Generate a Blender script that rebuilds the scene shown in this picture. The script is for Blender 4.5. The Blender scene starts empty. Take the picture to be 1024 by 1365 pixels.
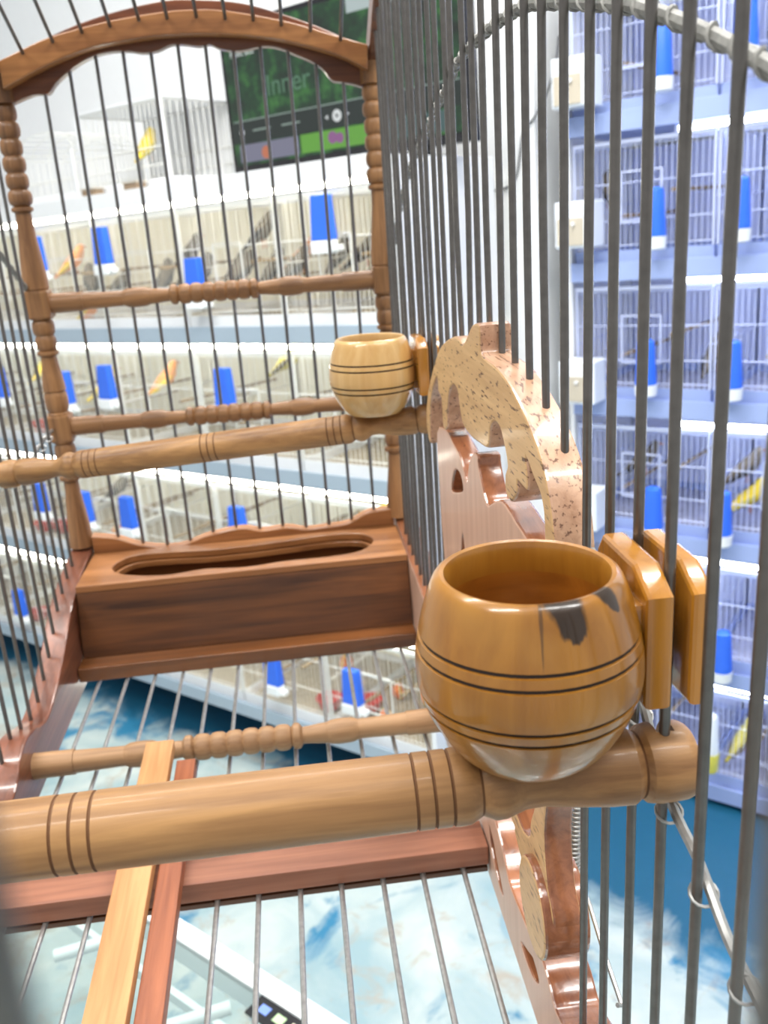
import bpy, bmesh, math, random
from mathutils import Vector, Matrix, Euler, noise
random.seed(7)
PI = math.pi
sc = bpy.context.scene
COL = sc.collection

# ------------------------------------------------------------------ camera
H = 1.40                                   # height of the lens above the shop floor
YAW, PITCH, ROLL, FPX = -0.0901505, 0.3143998, -0.0673831, 1201.74
def cam_rows():
    c, s = math.cos, math.sin
    B = Matrix(((1,0,0),(0,0,-1),(0,1,0)))
    Ry = Matrix(((c(YAW),0,s(YAW)),(0,1,0),(-s(YAW),0,c(YAW))))
    Rx = Matrix(((1,0,0),(0,c(PITCH),-s(PITCH)),(0,s(PITCH),c(PITCH))))
    Rz = Matrix(((c(ROLL),-s(ROLL),0),(s(ROLL),c(ROLL),0),(0,0,1)))
    return Rz @ Rx @ Ry @ B
RC = cam_rows()
cam_data = bpy.data.cameras.new('camera'); cam = bpy.data.objects.new('camera', cam_data); COL.objects.link(cam)
right, down, fwd = Vector(RC[0]), Vector(RC[1]), Vector(RC[2])
m = Matrix((right, -down, -fwd)).transposed().to_4x4()
m.translation = Vector((0, 0, H)); cam.matrix_world = m
cam_data.sensor_fit = 'HORIZONTAL'; cam_data.sensor_width = 36.0
cam_data.lens = 36.0 * FPX / 1024.0
cam_data.clip_start = 0.002; cam_data.clip_end = 60
cam_data.dof.use_dof = True; cam_data.dof.focus_distance = 0.23; cam_data.dof.aperture_fstop = 38.0
sc.camera = cam

# ------------------------------------------------------------------ world, exposure
world = bpy.data.worlds.new('world'); sc.world = world; world.use_nodes = True
bg = world.node_tree.nodes['Background']
bg.inputs[0].default_value = (0.97, 0.985, 1.0, 1); bg.inputs[1].default_value = 0.66
sc.view_settings.view_transform = 'Standard'; sc.view_settings.look = 'None'
sc.view_settings.gamma = 1.0; sc.view_settings.use_curve_mapping = False
sc.view_settings.exposure = 0.0

# ------------------------------------------------------------------ materials
def lin(r, g, b):
    def f(u):
        u /= 255.0
        return u/12.92 if u <= .04045 else ((u+.055)/1.055)**2.4
    return (f(r), f(g), f(b), 1)
def new_mat(name):
    mt = bpy.data.materials.new(name); mt.use_nodes = True
    return mt, mt.node_tree, mt.node_tree.nodes['Principled BSDF']
def plain(name, col, rough=.5, metal=0, spec=.5, trans=0, emit=None, estr=0, coat=0, noise_amt=.06, nscale=40):
    mt, nt, b = new_mat(name)
    N, L = nt.nodes, nt.links
    tc = N.new('ShaderNodeTexCoord'); nz = N.new('ShaderNodeTexNoise'); nz.inputs['Scale'].default_value = nscale
    L.new(tc.outputs['Object'], nz.inputs['Vector'])
    mx = N.new('ShaderNodeMix'); mx.data_type = 'RGBA'
    d = 1 - noise_amt*2
    mx.inputs[6].default_value = (col[0]*d, col[1]*d, col[2]*d, 1); mx.inputs[7].default_value = col
    L.new(nz.outputs['Fac'], mx.inputs[0]); L.new(mx.outputs[2], b.inputs['Base Color'])
    b.inputs['Roughness'].default_value = rough; b.inputs['Metallic'].default_value = metal
    b.inputs['Specular IOR Level'].default_value = spec
    b.inputs['Coat Weight'].default_value = coat; b.inputs['Coat Roughness'].default_value = .12
    if trans: b.inputs['Transmission Weight'].default_value = trans
    if emit:
        b.inputs['Emission Color'].default_value = emit; b.inputs['Emission Strength'].default_value = estr
    return mt
def wood(name, c1, c2, axis=0, rough=.5, coat=0., grain=1.0, speck=None, fleck=0.0, bump=.25, blotch=None):
    mt, nt, b = new_mat(name); N, L = nt.nodes, nt.links
    tc = N.new('ShaderNodeTexCoord'); mp = N.new('ShaderNodeMapping')
    s = [260*grain]*3; s[axis] = 14*grain; mp.inputs['Scale'].default_value = s
    L.new(tc.outputs['Object'], mp.inputs['Vector'])
    n1 = N.new('ShaderNodeTexNoise'); n1.inputs['Scale'].default_value = 1.0; n1.inputs['Detail'].default_value = 6; n1.inputs['Roughness'].default_value = .6
    n1.inputs['Distortion'].default_value = .6
    L.new(mp.outputs[0], n1.inputs['Vector'])
    mp2 = N.new('ShaderNodeMapping'); s2 = [60*grain]*3; s2[axis] = 5*grain; mp2.inputs['Scale'].default_value = s2
    L.new(tc.outputs['Object'], mp2.inputs['Vector'])
    n2 = N.new('ShaderNodeTexNoise'); n2.inputs['Scale'].default_value = 1.0; n2.inputs['Detail'].default_value = 3; n2.inputs['Distortion'].default_value = 1.2
    L.new(mp2.outputs[0], n2.inputs['Vector'])
    ad = N.new('ShaderNodeMath'); ad.operation = 'ADD'; L.new(n1.outputs['Fac'], ad.inputs[0]); L.new(n2.outputs['Fac'], ad.inputs[1])
    rp = N.new('ShaderNodeValToRGB'); rp.color_ramp.elements[0].position = .36*2*.5+.3; rp.color_ramp.elements[1].position = .6
    mr = N.new('ShaderNodeMapRange'); mr.inputs[1].default_value = .65; mr.inputs[2].default_value = 1.35
    L.new(ad.outputs[0], mr.inputs[0]); L.new(mr.outputs[0], rp.inputs[0])
    rp.color_ramp.elements[0].position = .1; rp.color_ramp.elements[1].position = .85
    rp.color_ramp.elements[0].color = c2; rp.color_ramp.elements[1].color = c1
    col = rp.outputs[0]
    if speck:
        mp3 = N.new('ShaderNodeMapping'); s3 = [800]*3; s3[axis] = 130; mp3.inputs['Scale'].default_value = s3
        mp3.inputs['Rotation'].default_value = (.5, 0, 0) if axis != 1 else (-.55, 0, 0)
        L.new(tc.outputs['Object'], mp3.inputs['Vector'])
        n3 = N.new('ShaderNodeTexNoise'); n3.inputs['Scale'].default_value = 1; n3.inputs['Detail'].default_value = 2
        L.new(mp3.outputs[0], n3.inputs['Vector'])
        r3 = N.new('ShaderNodeMapRange'); r3.inputs[1].default_value = .59; r3.inputs[2].default_value = .68
        L.new(n3.outputs['Fac'], r3.inputs[0])
        mx = N.new('ShaderNodeMix'); mx.data_type = 'RGBA'; L.new(r3.outputs[0], mx.inputs[0])
        L.new(col, mx.inputs[6]); mx.inputs[7].default_value = speck; col = mx.outputs[2]
    if blotch:
        nb = N.new('ShaderNodeTexNoise'); nb.inputs['Scale'].default_value = 55; nb.inputs['Detail'].default_value = 3
        L.new(tc.outputs['Object'], nb.inputs['Vector'])
        rb = N.new('ShaderNodeMapRange'); rb.inputs[1].default_value = .45; rb.inputs[2].default_value = .75; rb.inputs[4].default_value = .6
        L.new(nb.outputs['Fac'], rb.inputs[0])
        mb = N.new('ShaderNodeMix'); mb.data_type = 'RGBA'; L.new(rb.outputs[0], mb.inputs[0])
        L.new(col, mb.inputs[6]); mb.inputs[7].default_value = blotch; col = mb.outputs[2]
    L.new(col, b.inputs['Base Color'])
    bp = N.new('ShaderNodeBump'); bp.inputs['Strength'].default_value = bump; bp.inputs['Distance'].default_value = .0006
    L.new(n1.outputs['Fac'], bp.inputs['Height']); L.new(bp.outputs[0], b.inputs['Normal'])
    b.inputs['Roughness'].default_value = rough; b.inputs['Coat Weight'].default_value = coat; b.inputs['Coat Roughness'].default_value = .1
    return mt

M = {}
M['steel'] = plain('steel wire', (.215,.20,.185,1), rough=.30, metal=.8, noise_amt=.2, nscale=300)
M['steel_light'] = plain('galvanised wire', (.52,.51,.49,1), rough=.4, metal=.7, noise_amt=.25, nscale=400)
M['rope_wire'] = plain('dull galvanised wire', (.40,.39,.36,1), rough=.6, metal=.3, noise_amt=.3, nscale=500)
M['perch'] = wood('turned perch wood', lin(182,136,84), lin(116,78,44), axis=0, rough=.5, coat=.1)
M['spindle_v'] = wood('turned post wood', lin(160,114,70), lin(104,68,38), axis=2, rough=.5, coat=.15)
M['spindle_h'] = wood('turned rail wood', lin(164,118,74), lin(110,74,44), axis=0, rough=.5, coat=.15)
M['floor_spindle'] = wood('floor rail wood', lin(178,138,98), lin(124,88,58), axis=0, rough=.55)
M['arch_band'] = wood('bent band wood', lin(180,122,68), lin(136,84,42), axis=0, rough=.42, coat=.25)
M['arch_brown'] = wood('brown fascia wood', lin(122,70,36), lin(80,40,20), axis=0, rough=.4, coat=.3)
M['tray_dark'] = wood('walnut tray wood', lin(124,74,35), lin(68,37,16), axis=0, rough=.38, coat=.25, grain=.8)
M['tray_top'] = wood('tray top wood', lin(176,118,70), lin(132,82,44), axis=0, rough=.4, coat=.25)
M['side_board'] = wood('reddish side wood', lin(138,82,58), lin(88,48,32), axis=1, rough=.32, coat=.4)
M['red_strip'] = wood('red batten wood', lin(168,98,62), lin(122,64,38), axis=1, rough=.45)
M['light_strip'] = wood('light batten wood', lin(204,154,102), lin(172,118,70), axis=1, rough=.5)
M['beam'] = wood('beam wood', lin(160,104,78), lin(116,70,50), axis=0, rough=.5)
M['frame_face'] = wood('carved door frame wood', lin(216,176,124), lin(188,146,98), axis=1, rough=.5, speck=lin(104,72,48), coat=.1)
M['door_pink'] = wood('carved pinkish wood', lin(206,166,142), lin(190,148,124), axis=2, rough=.45, coat=.15)
M['rim_brown'] = wood('varnished brown rim wood', lin(158,100,66), lin(108,62,40), axis=1, rough=.22, coat=.7)
M['cup_ochre'] = wood('ochre varnished cup wood', lin(168,112,36), lin(132,82,20), axis=2, rough=.3, coat=.6, grain=.6, blotch=lin(180,130,58), bump=.08)
def scorch(mt):
    nt = mt.node_tree; N, L = nt.nodes, nt.links; b = N['Principled BSDF']
    src = b.inputs['Base Color'].links[0].from_socket
    tc = N.new('ShaderNodeTexCoord'); mp = N.new('ShaderNodeMapping'); mp.inputs['Scale'].default_value = (420,420,90); L.new(tc.outputs['Object'], mp.inputs[0])
    nz = N.new('ShaderNodeTexNoise'); nz.inputs['Scale'].default_value = 1; nz.inputs['Detail'].default_value = 4; L.new(mp.outputs[0], nz.inputs['Vector'])
    sx = N.new('ShaderNodeSeparateXYZ'); L.new(tc.outputs['Object'], sx.inputs[0])
    def mth(op, a, b_=None, clamp=False):
        n = N.new('ShaderNodeMath'); n.operation = op; n.use_clamp = clamp
        for i, v in enumerate((a, b_)):
            if v is None: continue
            if isinstance(v, (int, float)): n.inputs[i].default_value = v
            else: L.new(v, n.inputs[i])
        return n.outputs[0]
    ang = mth('ARCTAN2', sx.outputs['Y'], sx.outputs['X'])
    col = src
    for ac, z0, z1, w0, w1 in ((-1.47, .0298, .0366, .03, .24), (-.93, .0328, .0366, .03, .13), (-1.70, .0262, .0366, .004, .02)):
        hz = mth('DIVIDE', mth('SUBTRACT', sx.outputs['Z'], z0), z1-z0, True)
        wd = mth('ADD', mth('MULTIPLY', mth('POWER', hz, .8), w1), w0)
        dx = mth('ABSOLUTE', mth('ADD', mth('SUBTRACT', ang, ac), mth('MULTIPLY', mth('SUBTRACT', 1.0, hz), -.10 if w1 > .1 else 0.)))
        dx = mth('ADD', dx, mth('MULTIPLY', mth('SUBTRACT', nz.outputs['Fac'], .5), .22*w1/.24))
        k = mth('MULTIPLY', mth('SUBTRACT', 1.0, mth('DIVIDE', dx, wd)), 3.0, True)
        k = mth('MULTIPLY', k, mth('GREATER_THAN', hz, .001)); k = mth('MULTIPLY', k, .93 if w1 > .1 else .6)
        mx = N.new('ShaderNodeMix'); mx.data_type = 'RGBA'; L.new(k, mx.inputs[0]); L.new(col, mx.inputs[6]); mx.inputs[7].default_value = lin(20,15,13); col = mx.outputs[2]
    L.new(col, b.inputs['Base Color'])
scorch(M['cup_ochre'])
M['cup_pale'] = wood('pale varnished cup wood', lin(220,182,122), lin(198,150,84), axis=2, rough=.3, coat=.6, grain=.6, bump=.08)
M['cup_inside'] = wood('cup inside wood', lin(166,102,30), lin(128,74,18), axis=0, rough=.4, coat=.3, grain=.6, bump=.1)
M['clip'] = wood('varnished clip wood', lin(178,120,40), lin(150,96,26), axis=2, rough=.18, coat=.9, bump=.1)
M['frame_rim'] = wood('speckled pinkish rim wood', lin(206,166,136), lin(170,128,100), axis=1, rough=.3, coat=.4, speck=lin(120,84,64))
M['groove'] = plain('turned groove', lin(112,74,42), rough=.7)
M['burn'] = plain('burnt groove', lin(44,26,14), rough=.6)
M['black'] = plain('black mark', lin(34,28,26), rough=.6, noise_amt=.3)
M['white'] = plain('white wall paint', (.86,.87,.88,1), rough=.6, noise_amt=.02)
M['ceil'] = plain('ceiling paint', (.85,.85,.85,1), rough=.7, noise_amt=.02)
M['wire_white'] = plain('white coated wire', (.86,.86,.82,1), rough=.4, noise_amt=.04)
M['wire_blue'] = plain('pale blue coated wire', (.62,.68,.90,1), rough=.4, noise_amt=.04)
M['plastic_white'] = plain('white plastic', (.84,.85,.86,1), rough=.35, noise_amt=.03)
M['shelf_left'] = plain('grey blue shelf', lin(168,184,198), rough=.4, noise_amt=.05, nscale=8)
M['shelf_right'] = plain('lavender blue shelf', lin(160,178,226), rough=.4, noise_amt=.05, nscale=8)
M['panel_cream'] = plain('cream back panel', lin(244,240,222), rough=.6, noise_amt=.06, nscale=9)
M['panel_blue'] = plain('pale lavender back panel', lin(214,221,250), rough=.6, noise_amt=.06, nscale=9)
M['litter'] = plain('seed litter', lin(206,190,164), rough=.95, noise_amt=.3, nscale=60)
M['litter_blue'] = plain('seed litter on blue tray', lin(186,188,212), rough=.95, noise_amt=.28, nscale=55)
M['blue'] = plain('blue bottle plastic', lin(52,112,238), rough=.3, noise_amt=.06, nscale=20)
M['cup_white'] = plain('white waterer cup', (.88,.90,.90,1), rough=.3, noise_amt=.02)
M['yellow_plastic'] = plain('yellow plastic', lin(238,228,96), rough=.35)
M['clear'] = plain('clear milky plastic', (.82,.87,.92,1), rough=.2, noise_amt=.02)
M['beige'] = plain('beige box', lin(196,186,168), rough=.6)
M['red'] = plain('red plastic', lin(206,62,50), rough=.4)
M['orange'] = plain('orange fruit', lin(246,132,54), rough=.6)
M['stick'] = plain('perch stick', lin(168,142,104), rough=.7, noise_amt=.2)
M['brown_box'] = plain('brown feeder', lin(150,128,104), rough=.7)
M['canary'] = plain('yellow plumage', lin(238,208,64), rough=.9, noise_amt=.12, nscale=120)
M['finch'] = plain('dark plumage', lin(112,102,88), rough=.9, noise_amt=.3, nscale=90)
M['goldf'] = plain('olive yellow plumage', lin(204,190,92), rough=.9, noise_amt=.25, nscale=90)
M['orangebird'] = plain('orange plumage', lin(240,158,88), rough=.9, noise_amt=.15, nscale=90)
M['beak'] = plain('beak horn', lin(190,120,80), rough=.5)
M['tv_black'] = plain('television plastic', (.012,.012,.014,1), rough=.25)
M['tube_emit'] = plain('lit tube', (.9,.9,.9,1), emit=(1,.95,.80,1), estr=24.0)
M['tube_emit_cool'] = plain('lit cool tube', (.9,.9,.9,1), emit=(.84,.89,1,1), estr=30.0)
M['lamp_emit'] = plain('lit ceiling lamp', (.9,.9,.9,1), emit=(1,.98,.95,1), estr=9.0)
M['cable'] = plain('dark cable', (.06,.06,.07,1), rough=.6)
M['alu'] = plain('white aluminium', (.84,.86,.87,1), rough=.3, noise_amt=.02)

def glass_mat():
    mt, nt, b = new_mat('counter glass'); N, L = nt.nodes, nt.links
    tr = N.new('ShaderNodeBsdfTransparent'); tr.inputs[0].default_value = (.90,.94,.93,1)
    gl = N.new('ShaderNodeBsdfGlossy'); gl.inputs['Roughness'].default_value = .03
    lw = N.new('ShaderNodeLayerWeight'); pw = N.new('ShaderNodeMath'); pw.operation = 'POWER'; pw.inputs[1].default_value = 5
    L.new(lw.outputs['Facing'], pw.inputs[0]); fr = N.new('ShaderNodeMapRange'); fr.inputs[3].default_value = .05; L.new(pw.outputs[0], fr.inputs[0])
    mx = N.new('ShaderNodeMixShader'); L.new(fr.outputs[0], mx.inputs[0]); L.new(tr.outputs[0], mx.inputs[1]); L.new(gl.outputs[0], mx.inputs[2])
    L.new(mx.outputs[0], N['Material Output'].inputs['Surface']); return mt
M['glass'] = glass_mat()

# rack frame: x along the racks, y away from the camera, z up
RU = Vector((.7380, -.6740, .0239)).normalized()
RN = Vector((-.6740, -.7390, 0)).normalized()
RY = -RN
RW = RU.cross(RY).normalized()
RA = Vector((-.150, 2.149, -.252 + H))
RM = Matrix((RU, RY, RW)).transposed().to_4x4()
def rack_m(s, d, h, rz=0):
    mm = RM.copy(); mm.translation = RA + RU*s + RY*d + RW*h
    return mm @ Matrix.Rotation(rz, 4, 'Z')

def floor_mat():
    mt, nt, b = new_mat('worn painted concrete'); N, L = nt.nodes, nt.links
    tc = N.new('ShaderNodeTexCoord')
    def noi(scale, detail=5, dist=0., rough=.55, off=(0,0,0)):
        mp = N.new('ShaderNodeMapping'); mp.inputs['Location'].default_value = off
        L.new(tc.outputs['Object'], mp.inputs['Vector'])
        n = N.new('ShaderNodeTexNoise'); n.inputs['Scale'].default_value = scale; n.inputs['Detail'].default_value = detail
        n.inputs['Distortion'].default_value = dist; n.inputs['Roughness'].default_value = rough
        L.new(mp.outputs[0], n.inputs['Vector']); return n.outputs['Fac']
    def rng(v, a, b_, c=0., d=1.):
        r = N.new('ShaderNodeMapRange'); r.inputs[1].default_value = a; r.inputs[2].default_value = b_
        r.inputs[3].default_value = c; r.inputs[4].default_value = d; L.new(v, r.inputs[0]); return r.outputs[0]
    def mix(f, a, b_):
        x = N.new('ShaderNodeMix'); x.data_type = 'RGBA'; L.new(f, x.inputs[0])
        for i, v in ((6, a), (7, b_)):
            if isinstance(v, tuple): x.inputs[i].default_value = v
            else: L.new(v, x.inputs[i])
        return x.outputs[2]
    base = mix(rng(noi(4, 6, .8), .35, .65), lin(148,174,180), lin(200,207,202))
    c = mix(rng(noi(9, 8, 1.0, .68, (3,1,0)), .54, .68), base, lin(172,160,144))
    c = mix(rng(noi(3.1, 7, 1.4, .62, (7.3,2.2,0)), .545, .64), c, lin(44,122,160))
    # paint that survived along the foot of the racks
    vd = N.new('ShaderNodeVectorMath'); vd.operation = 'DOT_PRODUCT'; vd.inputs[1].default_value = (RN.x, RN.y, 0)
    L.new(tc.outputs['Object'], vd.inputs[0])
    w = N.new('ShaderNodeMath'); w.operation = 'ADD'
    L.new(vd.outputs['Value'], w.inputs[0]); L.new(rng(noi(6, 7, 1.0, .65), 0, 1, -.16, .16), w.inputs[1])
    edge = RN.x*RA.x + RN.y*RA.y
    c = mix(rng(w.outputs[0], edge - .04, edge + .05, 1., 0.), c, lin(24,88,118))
    L.new(c, b.inputs['Base Color']); b.inputs['Roughness'].default_value = .45
    bp = N.new('ShaderNodeBump'); bp.inputs['Strength'].default_value = .1; bp.inputs['Distance'].default_value = .01
    L.new(noi(30, 5), bp.inputs['Height']); L.new(bp.outputs[0], b.inputs['Normal'])
    return mt
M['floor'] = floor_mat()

# ------------------------------------------------------------------ mesh helpers
class MB:
    def __init__(self): self.v = []; self.f = []; self.mi = []; self.sm = []
    def add(self, v, f, mi=0, smooth=True):
        o = len(self.v); self.v += [tuple(p) for p in v]
        for q in f: self.f.append(tuple(i+o for i in q)); self.mi.append(mi); self.sm.append(smooth)
        return self
    def box(self, a, b, mi=0):
        (x0,y0,z0),(x1,y1,z1) = a, b
        v = [(x,y,z) for x in (x0,x1) for y in (y0,y1) for z in (z0,z1)]
        return self.add(v, [(0,1,3,2),(4,6,7,5),(0,4,5,1),(2,3,7,6),(0,2,6,4),(1,5,7,3)], mi, False)
    def tube(self, path, r, seg=8, mi=0, caps=True):
        P = [Vector(p) for p in path]; n = len(P); rr = r if isinstance(r, (list,tuple)) else [r]*n
        v = []; f = []; T = []
        for i in range(n): T.append((P[min(i+1,n-1)] - P[max(i-1,0)]).normalized())
        up = Vector((0,0,1)) if abs(T[0].z) < .9 else Vector((1,0,0))
        a = T[0].cross(up).normalized()
        for i in range(n):
            a = (a - T[i]*a.dot(T[i])).normalized(); b = T[i].cross(a)
            for k in range(seg):
                t = 2*PI*k/seg; v.append(P[i] + (a*math.cos(t) + b*math.sin(t))*rr[i])
        for i in range(n-1):
            for k in range(seg):
                f.append((i*seg+k, i*seg+(k+1)%seg, (i+1)*seg+(k+1)%seg, (i+1)*seg+k))
        if caps: f.append(tuple(range(seg-1,-1,-1))); f.append(tuple((n-1)*seg+k for k in range(seg)))
        return self.add(v, f, mi)
    def lathe(self, prof, a, b, seg=20, mi=0):
        """prof: (t 0..1 along a->b, radius)"""
        a, b = Vector(a), Vector(b); ax = (b-a); d = ax.normalized()
        up = Vector((0,0,1)) if abs(d.z) < .9 else Vector((1,0,0))
        e1 = d.cross(up).normalized(); e2 = d.cross(e1); v = []; f = []; n = len(prof)
        for t, r in prof:
            for k in range(seg):
                u = 2*PI*k/seg; v.append(a + ax*t + (e1*math.cos(u) + e2*math.sin(u))*r)
        for i in range(n-1):
            for k in range(seg): f.append((i*seg+k, (i+1)*seg+k, (i+1)*seg+(k+1)%seg, i*seg+(k+1)%seg))
        f.append(tuple(range(seg))); f.append(tuple((n-1)*seg+k for k in range(seg-1,-1,-1)))
        return self.add(v, f, mi)
    def mesh(self, name, mats, bevel=0):
        me = bpy.data.meshes.new(name); me.from_pydata(self.v, [], self.f); me.update()
        for mt in (mats if isinstance(mats, (list,tuple)) else [mats]): me.materials.append(M[mt])
        me.polygons.foreach_set('material_index', self.mi); me.polygons.foreach_set('use_smooth', self.sm)
        bm = bmesh.new(); bm.from_mesh(me)
        bmesh.ops.recalc_face_normals(bm, faces=bm.faces)
        if bevel:
            bmesh.ops.remove_doubles(bm, verts=bm.verts, dist=1e-6)
            bmesh.ops.bevel(bm, geom=[e for e in bm.edges if len(e.link_faces) == 2 and e.calc_face_angle(0) > .6],
                            offset=bevel, segments=2, affect='EDGES', profile=.6, clamp_overlap=True)
        for e in bm.edges:
            if len(e.link_faces) == 2 and e.calc_face_angle(0) > .7: e.smooth = False
        bm.to_mesh(me); bm.free()
        return me
def put(name, me, parent=None, loc=None):
    o = bpy.data.objects.new(name, me); COL.objects.link(o)
    if parent: o.parent = parent
    if loc is not None: o.location = loc
    return o
def tag(o, label=None, cat=None, group=None, kind=None):
    if label: o['label'] = label
    if cat: o['category'] = cat
    if group: o['group'] = group
    if kind: o['kind'] = kind
    return o
def empty(name, mat):
    o = bpy.data.objects.new(name, None); COL.objects.link(o); o.empty_display_size = .02
    o.matrix_world = mat if isinstance(mat, Matrix) else Matrix.Translation(mat); return o
def copy_tree(o, parent=None):
    kids = [c for c in COL.objects if c.parent == o]
    c = o.copy(); COL.objects.link(c); c.parent = parent
    for k in kids: copy_tree(k, c)
    return c
def smooth_loop(pts, n=4, closed=True):
    P = [Vector((a, b)) for a, b in pts]; N_ = len(P); out = []
    for i in range(N_ if closed else N_-1):
        p0, p1, p2, p3 = (P[(i+k-1) % N_] for k in range(4)) if closed else (P[max(i-1,0)], P[i], P[i+1], P[min(i+2,N_-1)])
        for j in range(n):
            t = j/n; out.append(.5*((2*p1) + (p2-p0)*t + (2*p0-5*p1+4*p2-p3)*t*t + (3*p1-p0-3*p2+p3)*t**3))
    if not closed: out.append(P[-1])
    return [(q.x, q.y) for q in out]
def plate(name, loops, mapf, t0, t1, mats, bevel=.0006, face_mi=0, rim_mi=1):
    """filled outline with holes, extruded from t0 to t1; mapf(a, b, t) -> point"""
    cu = bpy.data.curves.new('tmp', 'CURVE'); cu.dimensions = '2D'; cu.fill_mode = 'BOTH'
    cu.extrude = abs(t1-t0)/2 - bevel; cu.bevel_depth = bevel; cu.bevel_resolution = 1; cu.offset = -bevel
    SCL = 1.0
    for lp in loops:
        sp = cu.splines.new('POLY'); sp.points.add(len(lp)-1); sp.use_cyclic_u = True
        for p, (a, b) in zip(sp.points, lp): p.co = (a*SCL, b*SCL, 0, 1)
    ob = bpy.data.objects.new('tmp', cu); COL.objects.link(ob)
    dg = bpy.context.evaluated_depsgraph_get(); me = bpy.data.meshes.new_from_object(ob.evaluated_get(dg))
    bpy.data.objects.remove(ob); bpy.data.curves.remove(cu)
    me.name = name; me.materials.clear()
    for mt in (mats if isinstance(mats, (list,tuple)) else [mats]): me.materials.append(M[mt])
    tm = (t0+t1)/2
    nrm = [abs(p.normal.z) for p in me.polygons]
    for v in me.vertices: v.co = Vector(mapf(v.co.x, v.co.y, tm + v.co.z))
    two = len(me.materials) > 1
    for p, nz in zip(me.polygons, nrm):
        p.material_index = (face_mi if nz > .9 else rim_mi) if two else 0; p.use_smooth = nz < .3
    bm = bmesh.new(); bm.from_mesh(me); bmesh.ops.remove_doubles(bm, verts=bm.verts, dist=2e-6)
    bmesh.ops.recalc_face_normals(bm, faces=bm.faces)
    for e in bm.edges:
        if len(e.link_faces) == 2 and (e.calc_face_angle(0) > .75 or e.link_faces[0].smooth != e.link_faces[1].smooth): e.smooth = False
    bm.to_mesh(me); bm.free()
    return me
def boolean(me, cutter, op='DIFFERENCE'):
    a = bpy.data.objects.new('tmpa', me); b = bpy.data.objects.new('tmpb', cutter); COL.objects.link(a); COL.objects.link(b)
    md = a.modifiers.new('b', 'BOOLEAN'); md.operation = op; md.object = b; md.solver = 'EXACT'
    dg = bpy.context.evaluated_depsgraph_get(); out = bpy.data.meshes.new_from_object(a.evaluated_get(dg))
    bpy.data.objects.remove(a); bpy.data.objects.remove(b); out.name = me.name
    return out

# ------------------------------------------------------------------ the room
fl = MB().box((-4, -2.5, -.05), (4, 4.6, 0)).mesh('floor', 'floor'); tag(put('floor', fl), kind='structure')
tag(put('ceiling', MB().box((-4, -1.2, 2.95), (4, 4.6, 3.0)).mesh('ceiling', 'ceil')), kind='structure')
# back wall with a step: nearer behind the television rack, further back behind the other rack
def wallbox(s0, s1, d0, d1):
    me = MB().box((s0, d0, -1.3), (s1, d1, 1.75)).mesh('wall', 'white'); return me
w = put('wall_back', wallbox(-4.2, .60, .42, .92)); w.matrix_world = RM.copy(); w.location = RA; tag(w, kind='structure')
w = put('wall_recess', wallbox(.60, 3.6, .84, .92)); w.matrix_world = RM.copy(); w.location = RA; tag(w, kind='structure')

# ceiling lamps
for i, (x, y) in enumerate(((-.9,.75), (.75,.9), (-.9,-.45), (.75,-.45), (-.05,1.55))):
    t = empty('ceiling_lamp', Vector((x, y, 2.95)))
    tag(t, 'white ceiling fixture with two lit fluorescent tubes', 'lamp', 'ceiling lamps of the shop')
    put('housing', MB().box((-.6,-.09,-.04), (.6,.09,0)).mesh('housing', 'plastic_white', .004), t)
    for s in (-1, 1):
        put('tube', MB().tube([(-.58, s*.045, -.055), (.58, s*.045, -.055)], .013, 10).mesh('tube', 'lamp_emit'), t)
    ld = bpy.data.lights.new('lamp_light', 'AREA'); ld.shape = 'RECTANGLE'; ld.size = 1.15; ld.size_y = .16
    ld.energy = 25; ld.color = (1, .985, .95)
    lo = bpy.data.objects.new('lamp_light', ld); COL.objects.link(lo); lo.parent = t; lo.location = (0, 0, -.075)

# ------------------------------------------------------------------ the bird cage the lens looks into
CB = Vector((-.045, .31, -.27))                     # base point, lens-relative
cage = empty('bird_cage', Vector((0,0,H)) + CB)
tag(cage, 'wooden bird cage with steel wires, turned posts and a carved door frame', 'bird cage')
def part(name, me, parent=None):
    o = put(name, me, parent or cage)
    if parent is None or parent == cage: o.location = -CB
    return o
def spath(pts): return pts
XL, XR, YB, ZF = -.1545, .0655, .600, -.258          # wall and floor planes
WR = .00107
YS = [.1312 + .0163*k for k in range(-6, 28)]        # wire rows along the side walls
def bead(prof, t0, t1, r0, r1, n=6):
    """a rounded bead from t0 to t1, edges r0, crown r1"""
    for i in range(n+1):
        u = i/n; prof.append((t0 + (t1-t0)*u, r0 + (r1-r0)*math.sqrt(max(0, 1-(2*u-1)**2))))
def vase(prof, t0, t1, ra, rb, n=6):
    for i in range(n+1):
        u = i/n; k = u*u*(3-2*u); prof.append((t0+(t1-t0)*u, ra+(rb-ra)*k))

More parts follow.
